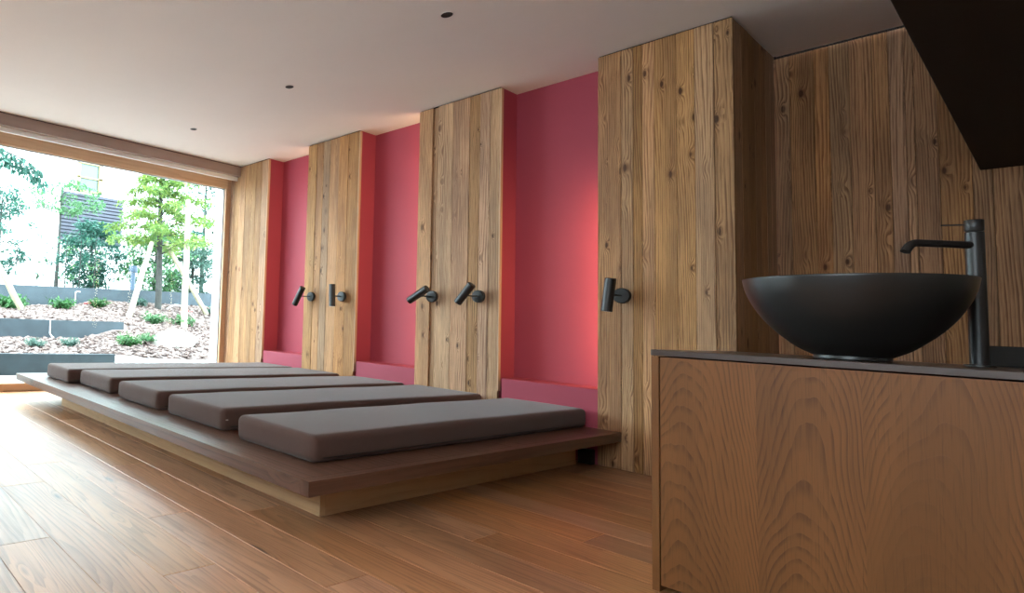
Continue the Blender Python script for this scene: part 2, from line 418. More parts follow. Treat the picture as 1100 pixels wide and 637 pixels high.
# ------------------------------------------------------------------ bench
BXL, BXR, BYF, BZ, BTH = -4.885, -1.453, -2.501, .216, .053
bench = empty('lounger_platform', ((BXL + BXR) / 2, BYF / 2, 0), 'low wide dark brown timber platform on a pale plinth carrying five mattresses', 'platform')
p = MB()
bw = (BYF + .004) / -9.0
ys = [BYF + i * (-.004 - BYF) / 9 for i in range(10)]
for a, b_ in zip(ys, ys[1:]): p.box((BXL, a + .0004, BZ - BTH), (BXR - .0405, b_ - .0004, BZ), 'x', ch=.0008, rnd=(random.uniform(.35, .65), .5, .5))
p.box((BXR - .040, BYF, BZ - BTH), (BXR, -.0045, BZ), 'y', ch=.0012, rnd=(.5, .5, .5))
o = p.build('platform_top', M['smoked']); 
def adopt(o, par):
    o.parent = par; o.matrix_parent_inverse = Matrix.Translation(-Vector(par.location)); return o
adopt(o, bench)
p = MB(); PX0, PX1, PY = -4.483, -1.648, -2.238
p.box((PX0, PY, 0), (PX1, PY + .03, BZ - BTH), 'x', ch=.001, rnd=(.6, .5, .5))
p.box((PX1 - .03, PY + .03, 0), (PX1, -.10, BZ - BTH), 'y', ch=.001, rnd=(.5, .5, .5))
p.box((PX0, PY + .03, 0), (PX0 + .03, -.10, BZ - BTH), 'y', ch=.001)
p.box((PX0 + .03, -.13, 0), (PX1 - .03, -.10, BZ - BTH), 'x', ch=.001)
adopt(p.build('plinth', M['pine_plain']), bench)

# small dark box at the wall under the bench
vb = empty('socket_box', (-1.62, -.03, 0), 'small dark green box on the floor at the wall under the platform end', 'socket box')
g = MB(); g.box((-1.662, -.045, .002), (-1.585, -.002, .088), ch=.004); adopt(g.build('housing', M['vent']), vb)
g = MB(); g.box((-1.652, -.048, .014), (-1.595, -.0455, .076), ch=.001); adopt(g.build('cover', M['spot_black']), vb)

# ------------------------------------------------------------------ mattresses
def mattress(name, x0, x1, y0, y1, z0, z1, seed):
    bm = bmesh.new()
    nx, ny, nz = 14, 44, 4
    W_, L_, T_ = (x1 - x0), (y1 - y0), (z1 - z0)
    R = .028
    def surf(u, v, w):   # unit cube surface point -> rounded box
        px, py, pz = u * W_, v * L_, w * T_
        q = Vector((min(max(px, R), W_ - R), min(max(py, R), L_ - R), min(max(pz, R), T_ - R)))
        d = Vector((px, py, pz)) - q
        if d.length > 1e-9:
            d = d.normalized() * R
        return q + d
    vd = {}
    def V(i, j, k, us, vs, ws):
        key = (i, j, k)
        if key not in vd:
            p = surf(us[i], vs[j], ws[k])
            vd[key] = bm.verts.new(p)
        return vd[key]
    def spaced(n, L, r):
        e = [0, r * .3 / L, r * .7 / L, r / L * 1.05]
        mid = [e[-1] + (1 - 2 * e[-1]) * t / n for t in range(1, n)]
        return e + mid + [1 - t for t in reversed(e)]
    us, vs, ws = spaced(nx, W_, R), spaced(ny, L_, R), spaced(nz, T_, R)
    a, b_, c_ = len(us) - 1, len(vs) - 1, len(ws) - 1
    for i in range(a):
        for j in range(b_):
            bm.faces.new([V(*q, us, vs, ws) for q in ((i, j, c_), (i + 1, j, c_), (i + 1, j + 1, c_), (i, j + 1, c_))])
            bm.faces.new([V(*q, us, vs, ws) for q in ((i, j + 1, 0), (i + 1, j + 1, 0), (i + 1, j, 0), (i, j, 0))])
    for i in range(a):
        for k in range(c_):
            bm.faces.new([V(*q, us, vs, ws) for q in ((i, 0, k), (i + 1, 0, k), (i + 1, 0, k + 1), (i, 0, k + 1))])
            bm.faces.new([V(*q, us, vs, ws) for q in ((i, b_, k + 1), (i + 1, b_, k + 1), (i + 1, b_, k), (i, b_, k))])
    for j in range(b_):
        for k in range(c_):
            bm.faces.new([V(*q, us, vs, ws) for q in ((0, j, k + 1), (0, j + 1, k + 1), (0, j + 1, k), (0, j, k))])
            bm.faces.new([V(*q, us, vs, ws) for q in ((a, j, k), (a, j + 1, k), (a, j + 1, k + 1), (a, j, k + 1))])
    bm.normal_update()
    for v in bm.verts:
        p = v.co.copy()
        n1 = mnoise.noise(Vector((p.x * 3 + seed, p.y * 2.2, p.z * 3)))
        puck = mnoise.noise(Vector((p.x * 45 + seed * 3, p.y * 14, p.z * 5)))
        amt = .003 * n1
        if p.z > .004 and p.z < T_ - .012 and p.y < .06: amt += .0016 * puck
        if p.z > .003: v.co += v.normal * amt
        # filling bulges slightly along the middle
        if p.z > T_ * .7: v.co.z += .004 * math.sin(PI * min(max(p.x / W_, 0), 1)) * math.sin(PI * min(max(p.y / L_, 0), 1))
    root = empty('mattress', ((x0 + x1) / 2, (y0 + y1) / 2, z0), None, None)
    o = bmobj('cover', bm, M['fabric'], None, True)
    o.location = (x0 - root.location.x, y0 - root.location.y, 0); o.parent = root
    # zip along the lower edge of the right side and the front
    z = MB(); zz = .022
    z.box((W_ + .0005, .05, zz - .0025), (W_ + .0025, L_ - .05, zz + .0025), ch=.0005)
    s = z.build('zip', M['spot_black']); s.location = o.location; s.parent = root
    return root
labels = ['taupe mattress nearest the window, farthest from the basin', 'taupe mattress second from the window on the platform', 'taupe mattress in the middle of the five on the platform',
          'taupe mattress behind the nearest one, with a small metal zip pull at its front corner', 'taupe mattress nearest the basin, at the near end of the platform']
cs = [(-4.615, -4.133, -2.335), (-4.09, -3.545, -2.262), (-3.40, -2.880, -2.283), (-2.785, -2.256, -2.279), (-2.105, -1.617, -2.312)]
MT = []
for i, ((a, b_, f), lb) in enumerate(zip(cs, labels)):
    r = mattress('mattress', a, b_, f, -.03, BZ + .0005, BZ + .111, i * 7.3)
    tag(r, lb, 'mattress', 'mattresses on the platform'); MT.append(r)
g = MB(); g.box((-2.254, -2.262, .270), (-2.251, -2.248, .2755), ch=.0006); zp = adopt(g.build('zip_pull', M['zip']), MT[3])
zp['label'] = 'small pale metal zip pull'

# ------------------------------------------------------------------ reading lamps
def lamp(plate, a, b_, label):
    """plate centre on the wall; a = closed end, b_ = light end of the cylindrical head"""
    root = empty('reading_lamp', (plate[0], 0, plate[2]), label, 'wall lamp', 'black reading lamps on the wood panels')
    P0 = Vector(plate); A = Vector(a); B = Vector(b_)
    bm = bmesh.new()
    bm_tube(bm, [(plate[0], -.0015, plate[2]), (plate[0], -.004, plate[2]), (plate[0], -.026, plate[2]), (plate[0], -.029, plate[2])], [.042, .044, .044, .041], 40)
    adopt(autosmooth(bmobj('wall_plate', bm, M['black_metal'])), root)
    mid = (A + B) / 2 if 'tilt' not in label or True else A
    t = root.get('pivot', None)
    ax = (B - A).normalized()
    # pivot: point of the head axis closest in height to the plate
    s = (P0.z - A.z) / (B.z - A.z) if abs(B.z - A.z) > .02 else .3
    s = min(max(s, .18), .6)
    piv = A + (B - A) * s
    bm = bmesh.new(); bm_tube(bm, [(plate[0], -.028, plate[2]), piv.lerp(Vector((plate[0], -.028, plate[2])), .0)], .0052, 14)
    adopt(autosmooth(bmobj('arm', bm, M['black_metal'])), root)
    bm = bmesh.new()
    r = .0275
    rings = bm_tube(bm, [A, A + ax * .002, B - ax * .002, B], [r - .002, r, r, r - .0015], 36, cap=True)
    hd = adopt(autosmooth(bmobj('lamp_head', bm, M['black_metal'])), root)
    bm = bmesh.new(); bm_tube(bm, [B + ax * .0001, B + ax * .0012], [r - .005, r - .0055], 28)
    l = autosmooth(bmobj('lens', bm, M['lens'])); l.parent = hd; l.matrix_parent_inverse = Matrix.Translation(-Vector(root.location)) @ Matrix.Identity(4); l.matrix_parent_inverse = Matrix.Identity(4); l['label'] = 'pale frosted lens'
    return root
lamp((-3.957, -.01, 1.008), (-3.965, -.118, 1.090), (-4.070, -.118, .925), 'black reading lamp nearest the window, head tilted down to the left')
lamp((-3.577, -.01, 1.008), (-3.599, -.118, 1.112), (-3.591, -.118, .915), 'black reading lamp with upright head on the second panel from the window')
lamp((-2.678, -.01, 1.006), (-2.650, -.118, 1.062), (-2.806, -.118, .967), 'black reading lamp with nearly level head, on the wood panel with the dark stripe')
lamp((-2.311, -.01, 1.006), (-2.300, -.118, 1.086), (-2.405, -.118, .954), 'black reading lamp with steeply tilted head, on the wood panel with the dark stripe')
lamp((-1.445, -.01, 1.008), (-1.462, -.118, 1.103), (-1.484, -.118, .912), 'black reading lamp nearest the basin, alone on the widest panel with upright head')

# ------------------------------------------------------------------ recessed ceiling spots
for (x, y), lb in zip([(-1.846, -1.162), (-3.123, -1.143), (-4.400, -1.150)],
                      ['small black recessed ceiling spot nearest the basin', 'small black recessed ceiling spot in the middle of the row of three', 'small black recessed ceiling spot nearest the window']):
    r = empty('ceiling_spot', (x, y, H), lb, 'ceiling spot', 'recessed ceiling spots')
    lathe('trim_ring', [(.030, -.0003), (.036, -.0003), (.037, -.0025), (.036, -.0035), (.031, -.0035), (.030, -.0003)], M['ceiling'], r, 40)
    lathe('liner', [(.0305, -.0030), (.028, -.0024), (.012, -.0010), (0, -.0010)], M['spot_black'], r, 40)

# ------------------------------------------------------------------ wash basin unit
CX, CY, CZ = -.733, -1.755, .7322
CXR, CYB = 1.15, CY + .82
cab = empty('washbasin_cabinet', ((CX + CXR) / 2, (CY + CYB) / 2, 0), 'oak veneer washbasin cabinet with large plain front, under the black bowl', 'cabinet')
TH = .018
g = MB(); g.box((CX + .001, CY, .0), (CX + .020, CYB, CZ - TH - .003), 'z', ch=.0008, rnd=(.75, .5, .5)); adopt(g.build('side_panel', M['oak_veneer']), cab)
g = MB(); g.box((CXR - .02, CY, .0), (CXR - .001, CYB, CZ - TH - .003), 'z', ch=.0008, rnd=(.6, .5, .5)); adopt(g.build('side_panel', M['oak_veneer']), cab)
g = MB()
vj = [CX + .0225, -.494, -.30, -.07, .16, .40, .64, .88, CXR - .022]
vr = [(.70, .5, .5), (.42, .5, .5), (.56, .55, .55), (.66, .5, .5), (.5, .5, .5), (.6, .5, .5), (.5, .5, .5), (.6, .5, .5)]
vc = [-.655, -.405, -.185, .05, .28, .52, .76, 1.0]
for i, (a, b_) in enumerate(zip(vj, vj[1:])):
    g.box((a, CY + .0015, .02), (b_, CY + .02, CZ - TH - .004), 'z', ch=0, rnd=vr[i], off=(-vc[i], i * 1.37 + 1.0, i * 2.3))
adopt(g.build('front_panel', M['oak_veneer']), cab)
g = MB(); g.box((CX + .0201, CY + .021, .02), (CXR - .0201, CYB, CZ - TH - .004)); adopt(g.build('carcass', M['dark_box']), cab)
wt = empty('worktop', ((CX + CXR) / 2, (CY + CYB) / 2, CZ - TH), 'thin dark stone worktop on the oak cabinet with a low dark upstand', 'worktop')
g = MB(); g.box((CX, CY - .002, CZ - TH), (CXR, CYB, CZ), ch=.0012); adopt(g.build('slab', M['counter']), wt)
g = MB(); g.box((-.150, CYB - .02, CZ + .0002), (CXR, CYB, CZ + .062), ch=.001); o = adopt(g.build('upstand', M['dark_box']), wt)

# bowl
BX, BY = -.352, CY + .262
foot = .072; Rm = .222; hb = .228
prof = [(0, 0), (foot, 0), (foot + .003, .003), (foot + .002, .010)]
ctl = [(42, 4), (59, 10.5), (76, 20.5), (92, 32), (106, 45.5), (116.5, 59.5), (123, 72), (126, 83)]
def spline(c, u):
    i = min(int(u), len(c) - 2); t = u - i
    p = [Vector(c[max(0, min(len(c) - 1, k))]) for k in (i - 1, i, i + 1, i + 2)]
    return .5 * ((2 * p[1]) + (p[2] - p[0]) * t + (2 * p[0] - 5 * p[1] + 4 * p[2] - p[3]) * t * t + (3 * p[1] - p[0] - 3 * p[2] + p[3]) * t ** 3)
cur = [spline(ctl, u * 7 / 28) for u in range(29)]
prof = prof[:3] + [(q.x / 126 * Rm, q.y / 83 * hb) for q in cur]
prof += [(Rm - .001, hb + .0015), (Rm - .006, hb + .0015), (Rm - .008, hb - .001)]
for q in reversed(cur[4:-1]): prof.append((max(0, q.x / 126 * Rm - .008), q.y / 83 * hb + .004))
prof.append((0, cur[4].y / 83 * hb + .002))
bowl = empty('wash_bowl', (BX, BY, CZ + .0003), 'large round matt black vessel basin standing on the dark worktop', 'basin')
lathe('bowl', prof, M['black_ceramic'], bowl, 96, ang=50)
lathe('drain', [(0, .0415), (.020, .0415), (.024, .0405), (.024, .033), (0, .033)], M['black_metal'], bowl.children[0], 32)

# tap
TX, TY = -.1485, CY + .45
tap = empty('tap', (TX, TY, CZ + .0003), 'tall matt black basin mixer tap behind the right rim of the bowl', 'tap')
lathe('base_ring', [(0, 0), (.027, 0), (.0275, .002), (.0265, .005), (.017, .006), (0, .006)], M['black_metal'], tap, 40)
lathe('column', [(0, .005), (.0168, .005), (.0168, .368), (.0150, .370), (0, .370)], M['black_metal'], tap, 40)
lathe('handle', [(0, .371), (.0150, .371), (.0170, .374), (.0170, .402), (.0160, .4035), (0, .4035)], M['black_metal'], tap, 40)
bm = bmesh.new(); bm_tube(bm, [(-.012, -.003, .391), (-.055, -.012, .3925)], .0022, 12); autosmooth(bmobj('lever', bm, M['black_metal'], tap))
bm = bmesh.new()
dirv = Vector((-.60, -.80, 0)).normalized()
pts = [Vector((0, 0, .333)), dirv * .06 + Vector((0, 0, .3335)), dirv * .145 + Vector((0, 0, .334))]
R0 = .030
for k in range(1, 9):
    a = math.radians(62) * k / 8
    pts.append(dirv * (.145 + R0 * math.sin(a)) + Vector((0, 0, .334 - R0 * (1 - math.cos(a)))))
e = pts[-1] - pts[-2]; pts.append(pts[-1] + e.normalized() * .012)
bm_tube(bm, pts, .0098, 24); autosmooth(bmobj('spout', bm, M['black_metal'], tap))

# dark box overhead
db = MB(); db.box((-.239, -2.3, 1.665), (XR - .002, DR - .006, H - .0142), ch=.002)
tag(db.build('overhead_cupboard', M['dark_box']), 'dark brown boxed cupboard hanging from the ceiling above the basin', 'overhead box')

# opal lamp added unseen behind the viewer to warm and brighten the right side
m, nt, b = newmat('fill lamp opal glass'); b.inputs['Base Color'].default_value = (.9, .85, .8, 1)
b.inputs['Emission Color'].default_value = (1, .66, .40, 1); b.inputs['Emission Strength'].default_value = 10.0
cl = empty('fill_lamp', (-.32, -3.35, H - .014), 'added round opal fill lamp glowing warm, unseen behind the viewer', 'ceiling lamp')
lathe('shade', [(0, -.075), (.12, -.075), (.19, -.06), (.21, -.035), (.21, -.012), (0, -.012)], m, cl, 48)
lathe('lamp_base', [(0, -.0118), (.18, -.0118), (.18, -.0002), (0, -.0002)], M['black_metal'], cl, 48)

# ------------------------------------------------------------------ garden
def ground_z(x, y):
    if x > -6.62: zt = 0.0
    elif x > -8.28: zt = .21 + (-6.62 - x) / 1.66 * .14
    else: zt = .60 + min(1, (-8.28 - x) / 2.2) * .20 + max(0, min(1, (y + 1.2) / 5)) * .2 * min(1, (-8.28 - x) / 2.2)
    if x < -10.55: zt = 1.14
    s = max(0.0, min(1.0, (-6.0 - x) / 4.5)); zs = .02 + s * .98
    f = max(0.0, min(1.0, (y + .75) / .9)) if x > -8.28 else max(0.0, min(1.0, (y - .0) / .8))
    f = f * f * (3 - 2 * f)
    if x < -10.55: return 1.14 + .1 * max(0, min(1, y / 4))
    return zt * (1 - f) + zs * f
bm = bmesh.new(); nx, ny = 150, 150; vv = []
for i in range(nx + 1):
    x = -6.66 - (i / nx) * 4.1 if i < nx - 6 else -10.7 - (i - nx + 6) * 3
    r = []
    for j in range(ny + 1):
        yy = -7 + 18 * j / ny
        r.append(bm.verts.new((x, yy, ground_z(x, yy) + .02 * mnoise.noise(Vector((x * 3, yy * 3, 0))) + .01 * mnoise.noise(Vector((x * 11, yy * 11, 0))))))
    vv.append(r)
for i in range(nx):
    for j in range(ny): bm.faces.new((vv[i][j], vv[i][j + 1], vv[i + 1][j + 1], vv[i + 1][j]))
bmesh.ops.recalc_face_normals(bm, faces=bm.faces)
tag(bmobj('garden_bed', bm, M['soil'], smooth=True), 'sloping terraced soil of the garden outside the window', kind='structure')
g = MB(); g.box((-6.70, -7, -.1), (FX - .09, 8, -.002)); tag(g.build('paving', M['paving']), 'pale gravel strip outside the window', kind='structure')
# bark chips: far too many to count
bm = bmesh.new()
for i in range(14000):
    x = random.uniform(-10.4, -6.7); yy = random.uniform(-5.5, 4.2)
    if -8.36 < x < -8.14 and yy < .25: continue
    if yy < -2.6 and random.random() < .35: continue
    z = ground_z(x, yy) + .012
    s = random.uniform(.02, .055)
    mt = Matrix.Translation((x, yy, z)) @ Matrix.Rotation(random.uniform(0, PI), 4, 'Z') @ Matrix.Rotation(random.uniform(-.6, .6), 4, 'X') @ Matrix.Rotation(random.uniform(-.5, .5), 4, 'Y')
    q = [mt @ Vector(c) for c in ((-s, -s * .45, 0), (s * .9, -s * .4, 0), (s, s * .4, 0), (-s * .8, s * .5, 0), (-s, -s * .45, .008), (s * .9, -s * .4, .008), (s, s * .4, .008), (-s * .8, s * .5, .008))]
    v = [bm.verts.new(c) for c in q]
    for f in ((4, 5, 6, 7), (0, 1, 5, 4), (1, 2, 6, 5), (2, 3, 7, 6), (3, 0, 4, 7)): bm.faces.new([v[k] for k in f])
tag(bmobj('bark_mulch', bm, M['chips']), 'pale bark chip mulch covering the garden terraces', 'mulch', kind='stuff')

def wall_seg(name, pts, thick, label):
    """low garden wall: list of (y, zbottom, ztop) at plane x"""
    bm = bmesh.new(); rows = []
    x = pts[0][0]
    for (x, yy, zb, zt) in pts:
        rows.append([bm.verts.new(c) for c in ((x, yy, zb), (x, yy, zt), (x - thick, yy, zt), (x - thick, yy, zb))])
    for a, b_ in zip(rows, rows[1:]):
        for k in range(4): bm.faces.new((a[k], b_[k], b_[(k + 1) % 4], a[(k + 1) % 4]))
    bm.faces.new(rows[0]); bm.faces.new(list(reversed(rows[-1])))
    bmesh.ops.recalc_face_normals(bm, faces=bm.faces)
    bmesh.ops.bevel(bm, geom=[e for e in bm.edges if e.calc_face_angle(0) > .8], offset=.008, segments=2, affect='EDGES')
    return tag(bmobj(name, bm, M['concrete']), label, 'garden wall', 'low concrete garden walls')
wall_seg('retaining_wall', [(-6.6, -6, -.05, .24), (-6.6, -.74, -.05, .24)], .1, 'low concrete garden wall closest to the window, partly hidden by the mattresses')
wall_seg('retaining_wall', [(-8.2, -6, .2, .60), (-8.2, -.6, .2, .612), (-8.2, .16, .3, .622)], .09, 'short concrete garden wall on the middle terrace, ending at the foot of a stake')
wall_seg('retaining_wall', [(-10.5, -7, .5, 1.09), (-10.5, -1.2, .6, 1.18), (-10.5, 3.8, .8, 1.30), (-10.5, 9, .8, 1.40)], .1, 'long concrete garden wall behind the tree, farthest and longest of the three')

def leaves(bm, c, n, rad, size, flat=1.0, droop=.0, elong=2.2):
    for _ in range(n):
        while True:
            d = Vector((random.uniform(-1, 1), random.uniform(-1, 1), random.uniform(-1, 1)))
            if .05 < d.length <= 1: break
        p = Vector(c) + Vector((d.x * rad[0], d.y * rad[1], d.z * rad[2]))
        s = size * random.uniform(.6, 1.3)
        mt = Matrix.Translation(p) @ Matrix.Rotation(random.uniform(0, 2 * PI), 4, 'Z') @ Matrix.Rotation(random.uniform(-.9, .9) * flat + droop, 4, 'Y') @ Matrix.Rotation(random.uniform(-.8, .8), 4, 'X')
        a = [mt @ Vector(q) for q in ((0, 0, 0), (s * .5 * elong / 2, s * .22, s * .06), (s * elong / 2, 0, 0), (s * .5 * elong / 2, -s * .22, s * .06), (s * .5 * elong / 2, 0, -.0))]
        v = [bm.verts.new(q) for q in a]
        bm.faces.new((v[0], v[4], v[1])); bm.faces.new((v[1], v[4], v[2])); bm.faces.new((v[0], v[3], v[4])); bm.faces.new((v[3], v[2], v[4]))

def low_shrub(x, y, s, mat, label, group='low shrubs on the garden terraces'):
    z = ground_z(x, y)
    r = empty('low_shrub', (x, y, z), label, 'shrub', group)
    bm = bmesh.new()
    for k in range(int(26)):
        a = random.uniform(0, 2 * PI); l = s * random.uniform(.5, 1.0); el = random.uniform(.25, 1.1)
        tip = Vector((math.cos(a) * math.cos(el) * l, math.sin(a) * math.cos(el) * l, math.sin(el) * l * .75 + .02))
        for q in range(7):
            leaves(bm, tip * (q + 1) / 7, 5, (.03, .03, .025), .05 * s / .25)
    bmobj('foliage', bm, mat, r)
    bm = bmesh.new()
    for k in range(7):
        a = k * .9; bm_tube(bm, [(0, 0, -.02), (math.cos(a) * s * .3, math.sin(a) * s * .3, s * .25), (math.cos(a) * s * .6, math.sin(a) * s * .6, s * .4)], [.008, .005, .002], 6)
    bmobj('stem', bm, M['bark'], r)
low_shrub(-9.8, -1.20, .34, M['leaf_low'], 'low green shrub at the foot of the leftmost leaning stake')
low_shrub(-10.2, -.95, .26, M['leaf_low'], 'small green shrub against the far garden wall, right beside the leftmost stake')
low_shrub(-9.9, -.25, .30, M['leaf_low'], 'low green shrub before the far garden wall, with a small tap post beside it')
low_shrub(-9.9, .46, .26, M['leaf_low'], 'low green shrub left of the bollard before the far garden wall')
low_shrub(-10.1, 1.42, .24, M['leaf_pale'], 'pale green shrub left of the tree trunk')
low_shrub(-9.6, 2.95, .30, M['leaf_pale'], 'pale green shrub near the right edge of the window view')
low_shrub(-7.35, -.20, .24, M['leaf_low'], 'bright green shrub at the end of the nearest garden wall')
low_shrub(-7.5, .20, .18, M['leaf_mid'], 'small green shrub left of the boulder')
low_shrub(-8.7, 1.0, .26, M['leaf_mid'], 'dark green shrub behind the boulder, left of the thick stake')
low_shrub(-8.6, 1.55, .28, M['leaf_mid'], 'dark green shrub behind the boulder, right of the thick stake')
low_shrub(-7.3, -1.55, .17, M['leaf_pale'], 'pale grey green cushion plant between the two left garden walls')
low_shrub(-7.35, -1.05, .17, M['leaf_pale'], 'second pale grey green cushion plant between the two left garden walls')

# boulder
bm = bmesh.new(); bmesh.ops.create_icosphere(bm, subdivisions=4, radius=1)
for v in bm.verts:
    p = v.co.copy(); f = 1 + .22 * mnoise.noise(p * 1.3 + Vector((3, 1, 7))) + .06 * mnoise.noise(p * 4)
    v.co = Vector((p.x * .26, p.y * .40, p.z * .17 * (1.1 if p.y < .3 else .85))) * f
bo = bmobj('boulder', bm, M['rock'], smooth=True); bo.location = (-7.45, .66, .36); bo.rotation_euler = (.12, 0, 0)
tag(bo, 'large pale boulder lying on the mulch at the foot of the stake', 'boulder')

# stakes
def stake(a, b_, r, label):
    bm = bmesh.new(); A = Vector(a); B = Vector(b_); pts = [A.lerp(B, t / 6) + Vector((random.uniform(-.006, .006), random.uniform(-.006, .006), 0)) for t in range(7)]
    bm_tube(bm, pts, [r * (1.08 - .03 * k) for k in range(7)], 14)
    return tag(autosmooth(bmobj('tree_stake', bm, M['stake'])), label, 'tree stake', 'pale round tree stakes')
stake((-9.0, .62, .60), (-9.7, 1.42, 2.15), .052, 'pale stake leaning right towards the tree trunk')
stake((-8.4, 1.42, .50), (-9.3, 1.95, 3.0), .056, 'thickest pale stake, nearly upright, right of the tree trunk behind the boulder')
stake((-9.6, 2.72, .82), (-9.7, 1.72, 2.2), .048, 'pale stake leaning left towards the tree, right of the thickest stake')
stake((-9.3, -1.16, .76), (-9.3, -1.9, 1.95), .05, 'pale leaning stake at the left edge of the window')

# main tree
tr = empty('garden_tree', (-9.9, 1.75, ground_z(-9.9, 1.75)), 'young lime green tree held by three pale stakes', 'tree')
bm = bmesh.new()
tp = [(-9.9, 1.75, .85), (-9.9, 1.74, 1.5), (-9.92, 1.72, 2.3), (-9.9, 1.68, 3.1), (-9.88, 1.75, 3.9), (-9.9, 1.8, 4.6)]
bm_tube(bm, tp, [.07, .062, .055, .045, .03, .012], 12)
adopt(autosmooth(bmobj('trunk', bm, M['bark'])), tr)
bm = bmesh.new(); bl = bmesh.new()
for k in range(30):
    z = 1.95 + 1.85 * (k / 30); a = k * 2.4
    L = (1.5 - 1.0 * (k / 30)) * random.uniform(.75, 1.1)
    st = Vector((-9.9, 1.73, z)); d = Vector((math.cos(a), math.sin(a), .12))
    en = st + d * L + Vector((0, 0, -.05))
    mid = (st + en) / 2 + Vector((0, 0, .12))
    bm_tube(bm, [st, mid, en], [.016, .010, .004], 6)
    for t in range(3, 13):
        q = st.lerp(mid, t / 6) if t <= 6 else mid.lerp(en, (t - 6) / 6)
        leaves(bl, q, 34, (.17, .17, .07), .075, droop=.25, elong=3.0)
adopt(bmobj('branches', bm, M['bark']), tr); adopt(bmobj('foliage', bl, M['leaf_lime']), tr)

def tree(x, y, h, r, zc0, mat, n, label, size=.14, cat='tree', conic=False, name='background_tree', group='trees and hedges behind the garden'):
    root = empty(name, (x, y, ground_z(x, y)), label, cat, group)
    bm = bmesh.new(); bm_tube(bm, [(x, y, 1.0), (x + .03, y, h * .5), (x, y + .02, h * .93)], [.07, .045, .012], 8); adopt(bmobj('trunk', bm, M['bark']), root)
    bl = bmesh.new(); bb = bmesh.new()
    for k in range(n):
        t = random.random(); z = zc0 + (h - zc0) * t
        rr = r * ((1 - t) * .9 + .15 if conic else math.sin(PI * (.12 + .8 * t)) ** .7)
        a = random.uniform(0, 2 * PI); q = rr * math.sqrt(random.random())
        c = Vector((x + math.cos(a) * q, y + math.sin(a) * q, z))
        if k % 4 == 0: bm_tube(bb, [(x, y, z - .1), tuple(c)], [.012, .004], 5)
        leaves(bl, c, 34, (.2, .2, .07), size * .6, droop=.3, elong=3.0)
    adopt(bmobj('foliage', bl, mat), root); adopt(bmobj('branches', bb, M['bark']), root)
    return root
tree(-12.2, -.85, 3.3, .75, 1.5, M['leaf_teal'], 75, 'loose teal green tree at the left of the window view')
tree(-13.5, 5.2, 6.5, 1.15, 2.6, M['leaf_teal'], 190, 'tall teal conifer cut by the right edge of the window', conic=False)
tree(-12.5, 3.1, 3.0, .9, 1.3, M['leaf_mid'], 170, 'mid green bushy tree right of the staked tree')
tree(-12.6, 4.3, 2.6, .8, 1.3, M['leaf_pale'], 150, 'pale green bush below the teal conifer')
tree(-12.8, 1.5, 2.9, .8, 1.3, M['leaf_teal'], 170, 'teal green bush behind the bollard')
tree(-14.0, 1.1, 4.0, 1.2, 3.2, M['leaf_mid'], 50, 'spreading mid green tree in front of the slatted balcony')
# espalier row
for k, (px, yy) in enumerate([(0, -.62), (1, -.18), (2, .12), (3, .42), (4, .74), (5, 1.08)]):
    x = -11.6
    root = empty('espalier_shrub', (x, yy, ground_z(x, yy)), 'thin young espalier shrub behind the far garden wall, %s of the row' %
                 ['leftmost', 'second from the left', 'third from the left', 'third from the right', 'second from the right', 'rightmost'][k], 'shrub', 'espalier shrubs behind the far garden wall')
    bm = bmesh.new(); bm_tube(bm, [(x, yy, 1.1), (x, yy + .01, 1.8), (x, yy, 2.35)], [.012, .01, .005], 6)
    for z in (1.45, 1.75, 2.05): bm_tube(bm, [(x, yy - .2, z + .03), (x, yy, z - .02), (x, yy + .2, z + .03)], [.004, .007, .004], 5)
    adopt(bmobj('stem', bm, M['bark']), root)
    bl = bmesh.new()
    for q in range(16): leaves(bl, (x, yy + random.uniform(-.22, .22), random.choice((1.45, 1.75, 2.05, 2.3)) + random.uniform(-.06, .06)), 6, (.06, .07, .05), .08)
    adopt(bmobj('foliage', bl, M['leaf_mid'] if k % 2 else M['leaf_teal']), root)
# overhanging branch at the top left
root = empty('overhanging_branch', (-9.0, -2.2, 3.35), 'drooping teal conifer branch at the upper left of the window', 'branch')
bm = bmesh.new(); bp = [(-9, -2.2, 3.35), (-9, -1.7, 3.2), (-9, -1.35, 3.12), (-9, -1.05, 2.95)]
bm_tube(bm, bp, [.02, .014, .01, .004], 6); adopt(bmobj('twig', bm, M['bark']), root)
bl = bmesh.new()
for k in range(26):
    t = k / 25; i = min(2, int(t * 3)); q = Vector(bp[i]).lerp(Vector(bp[i + 1]), t * 3 - i)
    for s in range(5): leaves(bl, q + Vector((0, random.uniform(-.03, .03), -.05 * s)), 4, (.05, .03, .03), .10, droop=1.1)
adopt(bmobj('needles', bl, M['leaf_teal']), root)
# bollard
r = empty('garden_bollard', (-10.8, 1.62, 1.14), 'blue grey bollard light behind the far garden wall', 'bollard')
lathe('post', [(0, -.05), (.055, -.05), (.055, .48), (0, .48)], M['bollard'], r, 24)
lathe('head', [(0, .49), (.085, .49), (.09, .50), (.09, .60), (.08, .63), (0, .635)], M['bollard'], r, 24)
